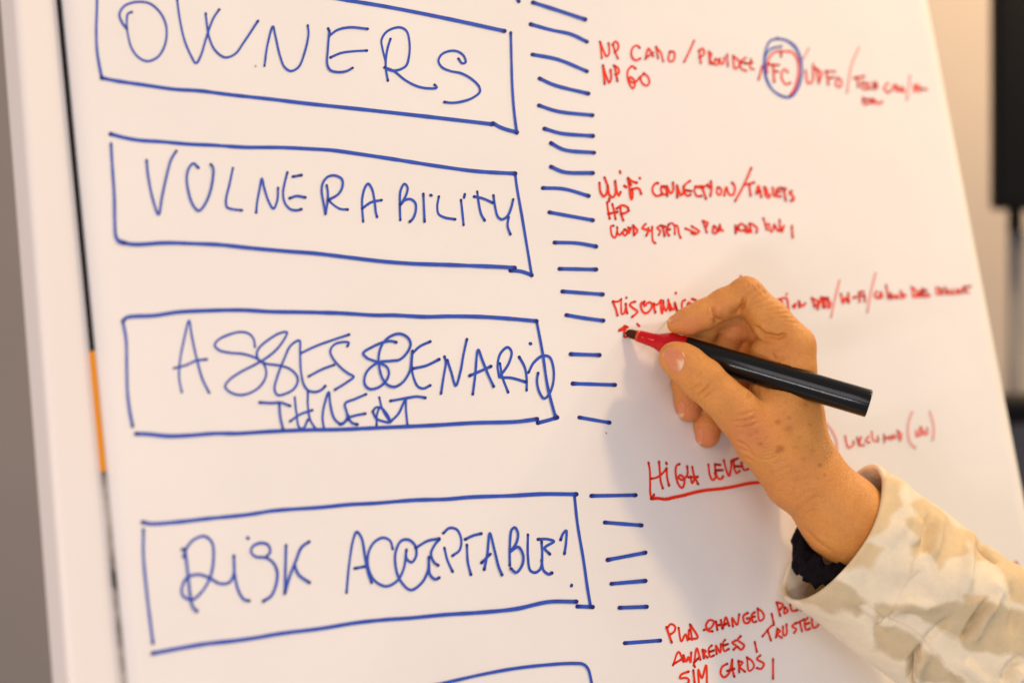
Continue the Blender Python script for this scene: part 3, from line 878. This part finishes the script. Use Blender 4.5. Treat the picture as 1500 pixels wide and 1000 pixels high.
# skin creases: (pixel polyline, width px, depth mm)
CREASE = [
    ([(1043, 449), (1047, 458), (1048, 468)], 2.2, 0.7), ([(1091, 434), (1089, 446), (1080, 459)], 2.6, 0.9),
    ([(1106, 478), (1120, 490), (1140, 494), (1152, 489)], 2.6, 0.9), ([(1128, 518), (1136, 526), (1150, 524)], 3, 0.5),
    ([(1012, 573), (1022, 566), (1030, 560)], 1.8, 0.35), ([(1024, 580), (1034, 571), (1041, 562)], 1.8, 0.4), ([(1033, 583), (1042, 573)], 1.6, 0.3), ([(1018, 552), (1028, 545)], 1.6, 0.25),
    ([(1076, 609), (1092, 606), (1104, 602)], 1.8, 0.25), ([(1074, 617), (1090, 616), (1108, 612)], 1.8, 0.3), ([(1080, 626), (1098, 624), (1110, 618)], 1.8, 0.25), ([(1096, 640), (1112, 632)], 1.8, 0.2),
    ([(1078, 645), (1090, 650), (1104, 662)], 1.8, 0.35), ([(1084, 655), (1098, 662), (1110, 672)], 1.8, 0.35), ([(1092, 668), (1104, 676)], 1.8, 0.3),
    ([(1096, 563), (1100, 575), (1094, 584)], 2.4, 0.5), ([(1108, 566), (1112, 578)], 2.2, 0.4),
    ([(1176, 772), (1196, 792), (1218, 808)], 2.6, 0.3),
    ([(1100, 417), (1108, 428)], 1.4, 0.25), ([(1107, 415), (1115, 428)], 1.4, 0.25), ([(1114, 420), (1121, 432)], 1.4, 0.22), ([(1094, 414), (1099, 424)], 1.4, 0.2),
]
for c_ in range(14):                      # fine dry-skin lines fanning over the thumb base and knuckles
    x0 = 1086 + c_ * 2.6
    CREASE.append(([(x0 - 10, 612 + c_ * 4.6), (x0 + 4, 609 + c_ * 4.9), (x0 + 22, 611 + c_ * 4.2)], 1.2, 0.13))
for c_ in range(9):
    CREASE.append(([(1086 + c_ * 7.5, 430 + c_ * 5), (1098 + c_ * 9.5, 414 + c_ * 7.5)], 1.2, 0.16))
for c_ in range(8):
    CREASE.append(([(1118 + c_ * 8, 690 + c_ * 10), (1140 + c_ * 8, 676 + c_ * 9), (1158 + c_ * 8, 672 + c_ * 9)], 1.4, 0.10))
dsp = np.zeros(len(hv))
for poly, wd, dp in CREASE:
    d, t = seg_dist(X, Y, poly)
    dp = dp * 2.3
    dsp -= dp * np.exp(-(d / wd) ** 2) * np.clip(np.minimum(t, 1 - t) * 5 + 0.25, 0, 1)
    dsp += 0.45 * dp * np.exp(-((d - 2.6 * wd) / (1.6 * wd)) ** 2) * np.clip(np.minimum(t, 1 - t) * 5, 0, 1)
front = facing > 0.12
near = hv[:, 1] < (Z0 * MM + 16)
dsp = np.where(front & near, dsp * np.clip((facing - 0.12) * 4, 0, 1), 0)
rs = np.random.default_rng(2)
low = np.zeros(len(hv))
for _ in range(14):
    kv = rs.normal(0, 1, 3)
    kv = kv / np.linalg.norm(kv) * rs.uniform(0.12, 0.5)
    low += np.sin(hv @ kv + rs.uniform(0, 6)) * 0.035
hv2 = hv + hn * (dsp + low)[:, None]

# skin tone attributes: age spots, redness of knuckles and finger pads
spot = np.zeros(len(hv))
for sx, sy, rx, a in ((1139, 618, 4.0, .9), (1156, 612, 3.0, .7), (1155, 628, 5.0, .6), (1114, 650, 3.6, .8), (1143, 657, 5.4, 1.0), (1140, 661, 3, .9), (1201, 681, 3.4, .9), (1208, 695, 2, 1.), (1180, 592, 5.0, .6), (1190, 660, 3, .5), (1172, 640, 3.2, .35), (1198, 700, 2.2, .5), (1123, 640, 2.6, .4), (1168, 702, 2.6, .35), (1192, 745, 2.0, .5), (1032, 517, 1.6, .9), (985, 472, 1.6, .7), (1160, 560, 3, .3), (1186, 622, 3, .5), (1130, 690, 3, .3), (1165, 655, 2.4, .4), (1176, 672, 3.2, .45), (1150, 590, 3, .3)):
    d2 = ((X - sx) / 1.25) ** 2 + (Y - sy) ** 2
    spot = np.maximum(spot, a * np.exp(-(d2 / (rx * rx)) ** 1.6))
spot[~(front)] = 0
red = np.zeros(len(hv))
for c, r_, a in ((hm(1012, 482, -2), 9, .8), (hm(1060, 458, -4), 9, .5), (hm(1098, 632, -18), 13, .8), (hm(990, 530, -20), 8, .5), (hm(1008, 608, 14), 12, 1.0), (hm(1040, 645, 20), 12, 1.0), (hm(1078, 480, 25), 11, .7), (hm(1140, 520, 5), 10, .45), (hm(1150, 715, -5), 20, .3), (hm(1092, 420, 2), 9, .25)):
    q = hv - c
    red = np.maximum(red, a * np.exp(-(q * q).sum(1) / (r_ * r_)))

m_skin, nt, b = mat('freckled_skin', (0.50, 0.21, 0.07), 0.47, 0.32)
co = coords(nt)
n1 = noise(nt, 60, 6, 0.68, co)
n2 = noise(nt, 330, 5, 0.7, co)
n3_ = noise(nt, 700, 3, 0.6, co)
base = mixc(nt, n1.outputs[0], (0.58, 0.220, 0.046), (0.79, 0.365, 0.090))
fr = ramp(nt, n2.outputs[0], [(0.50, (0, 0, 0)), (0.70, (1, 1, 1))])
a_s = nt.nodes.new('ShaderNodeAttribute'); a_s.attribute_name = 'spot'
a_r = nt.nodes.new('ShaderNodeAttribute'); a_r.attribute_name = 'red'
frm = nt.nodes.new('ShaderNodeMath'); frm.operation = 'MULTIPLY'; frm.inputs[1].default_value = 0.30
nt.links.new(fr.outputs[0], frm.inputs[0])
c1 = mixc(nt, frm.outputs[0], base, (0.46, 0.15, 0.035))
rm = nt.nodes.new('ShaderNodeMath'); rm.operation = 'MULTIPLY'; rm.inputs[1].default_value = 0.8
nt.links.new(a_r.outputs['Fac'], rm.inputs[0])
c2 = mixc(nt, rm.outputs[0], c1, (0.62, 0.20, 0.085))
sm = nt.nodes.new('ShaderNodeMath'); sm.operation = 'MULTIPLY'; sm.inputs[1].default_value = 0.62
nt.links.new(a_s.outputs['Fac'], sm.inputs[0])
c3 = mixc(nt, sm.outputs[0], c2, (0.36, 0.085, 0.020))
nt.links.new(c3, b.inputs['Base Color'])
b.inputs['Subsurface Weight'].default_value = 0.18
b.inputs['Subsurface Radius'].default_value = (1.0, 0.35, 0.18)
b.inputs['Subsurface Scale'].default_value = 0.0016
vor = nt.nodes.new('ShaderNodeTexVoronoi')
vor.feature = 'DISTANCE_TO_EDGE'
vor.inputs['Scale'].default_value = 900
wrp = nt.nodes.new('ShaderNodeMapping')
wrp.inputs['Scale'].default_value = (1.0, 1.0, 0.55)
wrp.inputs['Rotation'].default_value = (0.2, 0.7, 0.0)
nt.links.new(co, wrp.inputs['Vector'])
wob = mixc(nt, 0.0006, wrp.outputs[0], noise(nt, 400, 2, 0.5, co).outputs['Color'], 'ADD')
nt.links.new(wob, vor.inputs['Vector'])
vr = ramp(nt, vor.outputs['Distance'], [(0.0, (0, 0, 0)), (0.22, (1, 1, 1))])
nb = bump(nt, None, vr.outputs[0], 0.40, 0.0005)
nb = bump(nt, None, n2.outputs[0], 0.33, 0.0011, nb)
bump(nt, b, n3_.outputs[0], 0.14, 0.0004, nb)

person = build('person', hv2 / MM, hf, m_skin, origin=hand(1330, 850, 30), attrs={'spot': spot, 'red': red})
tag(person, 'right hand and wrist writing on the sheet, cream camouflage sleeve, pinching a marker', 'person')

# nails ---------------------------------------------------------------
m_nail, nt, b = mat('fingernail_keratin', (0.60, 0.31, 0.22), 0.28, 0.5)
a_l = nt.nodes.new('ShaderNodeAttribute'); a_l.attribute_name = 'pale'
nz = noise(nt, 300, 2, 0.5, coords(nt))
c0 = mixc(nt, nz.outputs[0], (0.60, 0.20, 0.088), (0.68, 0.265, 0.125))
c1 = mixc(nt, a_l.outputs['Fac'], c0, (0.74, 0.50, 0.32))
nt.links.new(c1, b.inputs['Base Color'])
b.inputs['Subsurface Weight'].default_value = 0.1
b.inputs['Subsurface Scale'].default_value = 0.002


def march(px, py, z0, off, z1=80):
    """hit hand_sdf = off along the line of sight of each pixel"""
    px = np.asarray(px, float); py = np.asarray(py, float)
    z = np.full(len(px), (Z0 * MM + z0))
    for _ in range(60):
        P = np.stack([(px - 750) / F * z, z, H * MM - (py - 500) / F * z], 1)
        d = hand_sdf(P) - off
        z = z + np.clip(d * 0.8, -3, 3)
    return np.stack([(px - 750) / F * z, z, H * MM - (py - 500) / F * z], 1), np.abs(d)


def nail(outline, z0, pale_fn, lift=0.45):
    P = np.array(outline, float)
    c = P.mean(0)
    ring = spline(list(outline) + [outline[0]], 1.0)[:-1]
    nr = 12
    px, py, rr_ = [], [], []
    for i in range(nr + 1):
        s = i / nr
        q = c + (ring - c) * (1 - s) if i < nr else np.array([c])
        px += list(q[:, 0]); py += list(q[:, 1]); rr_ += [1 - s] * len(q)
    rr_ = np.array(rr_)
    off = lift * np.clip((1 - rr_) * 6, 0, 1) ** 0.5 - 0.15
    V_, err = march(px, py, z0, off)
    n = len(ring)
    fs = []
    for i in range(nr - 1):
        for j in range(n):
            j2 = (j + 1) % n
            fs.append((i * n + j, i * n + j2, (i + 1) * n + j2, (i + 1) * n + j))
    for j in range(n):
        fs.append(((nr - 1) * n + j, (nr - 1) * n + (j + 1) % n, nr * n))
    V_ = V_ / MM
    f0 = fs[n * 3]
    nr_ = np.cross(V_[f0[1]] - V_[f0[0]], V_[f0[2]] - V_[f0[0]])
    if nr_.dot(CAM - V_[f0[0]]) < 0:
        fs = [tuple(reversed(f)) for f in fs]
    pale = np.array([pale_fn(x, y) for x, y in zip(px, py)])
    return build('fingernail', V_, fs, m_nail, person, attrs={'pale': pale})


nail([(969, 520), (976, 511), (987, 508.5), (998, 513), (1003.5, 522), (1002, 534), (994, 546), (987, 544), (978, 534)], -40,
     lambda x, y: max(float(np.exp(-(((x - 998.5) / 5.5) ** 2 + ((y - 536) / 9.5) ** 2) ** 2)) * 0.9, float(np.clip((974 - x - (y - 515) * 0.3) / 3, 0, 0.8))))
nail([(992, 592), (998, 584), (1002, 590), (1003.5, 602), (1001, 610), (993, 613), (991.5, 603)], -5, lambda x, y: float(np.clip((y - 604) / 4, 0, 1)) * 0.8)
nail([(1019, 632), (1025, 624), (1030, 631), (1030, 643), (1026, 651), (1020, 653), (1018, 643)], 0, lambda x, y: float(np.clip((y - 646) / 4, 0, 1)) * 0.8)
nail([(977, 469), (984, 465.5), (993, 462), (1000, 461), (997, 465), (989, 469), (981, 472)], -20, lambda x, y: float(np.clip((984 - x) / 5, 0, 1)) * 0.9)

# ------------------------------------------------------------------ sleeve
m_cloth, nt, b = mat('camouflage_cotton', (0.7, 0.62, 0.48), 0.85, 0.15)
co = coords(nt)
fade = noise(nt, 60, 4, 0.6, co)
grit = noise(nt, 350, 4, 0.7, co)


def patch(attr):
    a = nt.nodes.new('ShaderNodeAttribute')
    a.attribute_name = attr
    ad = nt.nodes.new('ShaderNodeMath')
    ad.operation = 'MULTIPLY_ADD'
    ad.inputs[1].default_value = 0.5
    nt.links.new(grit.outputs[0], ad.inputs[0])
    nt.links.new(a.outputs['Fac'], ad.inputs[2])
    r_ = ramp(nt, ad.outputs[0], [(0.45, (0, 0, 0)), (1.0, (1, 1, 1))])
    return r_.outputs[0]


fade = noise(nt, 120, 6, 0.72, co)
cream = mixc(nt, fade.outputs[0], (0.74, 0.62, 0.42), (0.94, 0.85, 0.65))
tan = mixc(nt, fade.outputs[0], (0.62, 0.455, 0.235), (0.84, 0.66, 0.40))
olive = mixc(nt, fade.outputs[0], (0.51, 0.41, 0.24), (0.71, 0.585, 0.375))
c1 = mixc(nt, patch('tan'), cream, tan)
c2 = mixc(nt, patch('olive'), c1, olive)
nt.links.new(c2, b.inputs['Base Color'])
wv = nt.nodes.new('ShaderNodeTexWave')
wv.inputs['Scale'].default_value = 520
wv.inputs['Distortion'].default_value = 1.5
wv.bands_direction = 'DIAGONAL'
nt.links.new(co, wv.inputs['Vector'])
wn = noise(nt, 900, 3, 0.7, co)
nb = bump(nt, None, wv.outputs[0], 0.16, 0.0004)
nb = bump(nt, None, wn.outputs[0], 0.28, 0.0006, nb)
bump(nt, b, fade.outputs[0], 0.25, 0.003, nb)
b.inputs['Sheen Weight'].default_value = 0.15

# axis of the sleeve, rim to beyond the frame
S0 = hm(1220, 774, 20)
S1 = hm(1220 + 420 * 1.8, 774 + 318 * 1.8, 20 + 46 * 1.8)
AX = nrm(S1 - S0)
RIM_D = nrm(hm(1285, 674, 24) - hm(1153, 876, 16))     # long direction of the opening
E1 = nrm(RIM_D - AX * RIM_D.dot(AX))
E2 = np.cross(AX, E1)
if E2[1] > 0:
    E2 = -E2                                             # towards the viewer
LEN = np.linalg.norm(S1 - S0)
skew = RIM_D.dot(AX)
NT, NL = 400, 340
th = np.linspace(0, 2 * math.pi, NT, endpoint=False)


def sleeve_point(s, t, inset):
    """s mm along the axis, t angle (0 = upper edge, pi/2 = towards viewer)"""
    c, sn = np.cos(t), np.sin(t)
    grow = 1 + 0.02 * np.clip(s / 150, 0, 2)
    R1 = (np.where(c < 0, 45.5 + 4.0 * np.abs(c), 45.5) * grow - inset)
    R2 = (40.0 * grow - inset)
    rimlag = (c * skew * 45.5 + sn * 4.0) * np.exp(-s / 90)
    R2 = R2 * (1 - 0.50 * np.clip(-sn, 0, 1) ** 0.7 * np.exp(-s / 60))
    R2 = R2 * (1 - 0.38 * np.clip(c, 0, 1) ** 2 * np.exp(-s / 60))
    return S0 + AX * (s + rimlag)[..., None] + E1 * (c * R1)[..., None] + E2 * (sn * R2)[..., None]


FOLDS = [  # pixel polyline, width px, height mm (negative = valley)
    ([(1411, 938), (1430, 905), (1446, 878)], 3.4, -4.0), ([(1424, 942), (1442, 908), (1456, 884)], 8, 2.0),
    ([(1331, 1000), (1334, 968), (1350, 946)], 3.6, -4.2), ([(1346, 1000), (1348, 972), (1360, 952)], 8, 1.8),
    ([(1465, 1000), (1480, 978), (1500, 962)], 6, -2.8), ([(1482, 1000), (1500, 980)], 8, 2.0),
    ([(1424, 772), (1418, 800), (1412, 840), (1416, 872)], 8, 2.0), ([(1432, 792), (1446, 812), (1462, 826)], 4.2, -3.6), ([(1440, 786), (1456, 800), (1478, 812)], 7, 1.8),
    ([(1362, 752), (1358, 780), (1354, 815)], 7, -1.6), ([(1374, 752), (1372, 785), (1362, 822)], 9, 1.6), ([(1346, 760), (1340, 800)], 9, 1.3),
    ([(1292, 690), (1320, 720), (1326, 760), (1300, 800)], 14, 1.4),
    ([(1280, 900), (1330, 885), (1380, 890)], 10, 1.2), ([(1230, 880), (1270, 905), (1300, 935)], 8, -1.0), ([(1395, 905), (1372, 925), (1352, 945)], 6, -1.6),
    ([(1450, 850), (1460, 870), (1446, 900)], 8, 1.6), ([(1478, 850), (1490, 890), (1486, 930)], 8, -1.8),
    ([(1400, 960), (1430, 985), (1460, 1010)], 9, 1.5), ([(1240, 850), (1300, 860), (1360, 850)], 16, -1.0),
    ([(1281, 925), (1298, 903), (1314, 880), (1332, 855), (1345, 838)], 1.7, -0.5), ([(1265, 880), (1298, 903), (1330, 920), (1356, 938), (1380, 968), (1404, 1000)], 1.6, -0.5),
]
srow = [1.8 + (LEN - 1.8) * (i / NL) ** 1.15 for i in range(NL, -2, -1) if i >= 0]
prof_rows = [(s, 0.0) for s in srow]
HEM = 1.5
for q in range(7):
    a = math.pi * q / 6
    prof_rows.append((HEM - HEM * math.sin(a), HEM - HEM * math.cos(a)))
prof_rows += [(s, 2 * HEM) for s in np.linspace(2.5, 120, 60)]
grid = []
rf = np.random.default_rng(11)
KS = [(rf.uniform(0.02, 0.09), rf.integers(1, 6), rf.uniform(0, 6.28), rf.uniform(0.2, 0.7)) for _ in range(16)]
for s, inset in prof_rows:
    sa = np.full(NT, s)
    P = sleeve_point(sa, th, inset)
    Nn = E1 * np.cos(th)[:, None] + E2 * np.sin(th)[:, None]
    Xp, Yp = project(P)
    fc = np.clip(np.sin(th) * 2.0 + 0.3, 0, 1)
    dd = np.zeros(NT)
    for poly, wd, hh in FOLDS:
        d, t = seg_dist(Xp, Yp, poly)
        dd += hh * np.exp(-(d / wd) ** 2) * np.clip(np.minimum(t, 1 - t) * 4 + (0.9 if wd < 2 else 0.1), 0, 1)
    dd *= fc * 2.6
    for ks, kt, ph, am in KS:
        dd += am * np.sin(ks * s + kt * th + ph) * min(1, s / 25 + 0.25)
    dd += 3.0 * np.exp(-((s - 118) / 26) ** 2) * np.exp(-((np.angle(np.exp(1j * (th - 0.15)))) / 0.5) ** 2)
    grid.append(P + Nn * dd[:, None])
def inpoly(X, Y, poly):
    ins = np.zeros(len(X), bool)
    P = np.array(poly, float)
    Q = np.roll(P, -1, axis=0)
    for (x1, y1), (x2, y2) in zip(P, Q):
        c_ = ((y1 > Y) != (y2 > Y)) & (X < (x2 - x1) * (Y - y1) / (y2 - y1 + 1e-9) + x1)
        ins ^= c_
    return ins


def z6(t):
    return [(1280 + float(p.split(',')[0]) / 3.127, 680 + float(p.split(',')[1]) / 3.127) for p in t.split()]


def z5(t):
    return [(1140 + float(p.split(',')[0]) / 4.165, 660 + float(p.split(',')[1]) / 4.165) for p in t.split()]


TAN = [[(1287, 700), (1300, 690), (1318, 705), (1320, 740), (1306, 765), (1285, 785), (1262, 795), (1256, 780), (1275, 740)],
       z6('170,180 230,150 310,210 380,270 440,300 430,400 350,430 300,470 240,400 200,440 170,500 160,370 190,340 140,250 190,230'),
       z6('400,280 480,320 560,380 688,470 760,560 760,640 640,610 600,500 520,440 470,440'),
       z5('440,600 560,560 640,600 560,700 440,720 360,720'), z6('420,600 520,610 440,740 400,700')]
OLV = [z6('0,640 100,640 250,660 330,615 410,640 520,610 600,640 688,690 760,700 760,880 560,860 420,850 380,800 300,760 250,720 120,680 60,700 0,740'),
       z6('0,740 100,740 200,800 240,810 170,900 60,870 0,850'), z6('230,830 300,880 360,950 400,1000 170,1000 170,920'),
       z5('330,760 420,830 560,920 480,1000 250,960 100,900 240,830')]
allv = np.concatenate(grid)
Xs, Ys = project(allv)
thv = np.tile(th, len(grid))


def field(polys, seed):
    f = np.full(len(allv), -30.0)
    rq = np.random.default_rng(seed)
    wx = sum(np.sin(allv @ (rq.normal(0, 1, 3) * q) + rq.uniform(0, 6)) * 1.6 for q in (0.12, 0.2, 0.3, 0.42, 0.6))
    for p in polys:
        d, _ = seg_dist(Xs, Ys, list(p) + [p[0]])
        f = np.maximum(f, np.where(inpoly(Xs, Ys, p), d, -d))
    back = sum(np.sin(allv @ (rq.normal(0, 1, 3) * 0.09) + rq.uniform(0, 6)) for _ in range(5)) * 8 - 8
    f = np.where(np.sin(thv) > -0.1, f, back)
    return np.clip(0.5 + (f + wx) / 13.0, 0, 1)


vs = np.concatenate(grid) / MM
fs = []
NR = len(grid)
for i in range(NR - 1):
    for j in range(NT):
        j2 = (j + 1) % NT
        fs.append((i * NT + j, i * NT + j2, (i + 1) * NT + j2, (i + 1) * NT + j))
f0 = fs[NT * 40 + NT // 4]
if np.cross(vs[f0[1]] - vs[f0[0]], vs[f0[2]] - vs[f0[0]]).dot(CAM - vs[f0[0]]) < 0:
    fs = [tuple(reversed(f)) for f in fs]
build('jacket_sleeve', vs, fs, m_cloth, person, attrs={'tan': field(TAN, 1), 'olive': field(OLV, 2)})

# ------------------------------------------------------------------ scrunchie at the wrist
m_scr, nt, b = mat('dark_purple_stretch_fabric', (0.007, 0.005, 0.007), 0.8, 0.08)
bump(nt, b, noise(nt, 700, 3, 0.7, coords(nt)).outputs[0], 0.5, 0.0008)
b.inputs['Sheen Weight'].default_value = 0.03
b.inputs['Sheen Tint'].default_value = (0.25, 0.12, 0.35, 1)
CS = hm(1243, 783, 22)
va = hm(1190, 832, 12) - CS
vb = nrm(np.array([0, -1, 0])) * 25 + AX * 19
vs, fs = [], []
NA, NB = 300, 20
ff3 = nrm(np.cross(va, vb))
for i in range(NA):
    t = 2 * math.pi * i / NA
    c_ = math.cos(t)
    cpt = CS + va * c_ * (1 if c_ > 0 else 0.8) + vb * math.sin(t) + AX * (14 * (-c_) if c_ < 0 else 0)
    out = nrm(cpt - CS - AX * (cpt - CS).dot(AX))
    ruff = 1 + (0.20 * math.sin(13 * t + 0.6) + 0.13 * math.sin(29 * t + 1.3)) * (0.35 + 0.65 * max(0, c_) ** 2)
    for j in range(NB):
        p = 2 * math.pi * j / NB
        ro = (4.8 + 2.2 * max(0, c_)) * ruff * (1 + 0.22 * math.sin(3 * p + 9 * t) + 0.1 * math.sin(5 * p - 14 * t))
        vs.append((cpt + out * math.cos(p) * ro + ff3 * math.sin(p) * ro * 1.0) / MM)
for i in range(NA):
    for j in range(NB):
        i2, j2 = (i + 1) % NA, (j + 1) % NB
        fs.append((i * NB + j, i2 * NB + j, i2 * NB + j2, i * NB + j2))
build('scrunchie', vs, fs, m_scr, person)
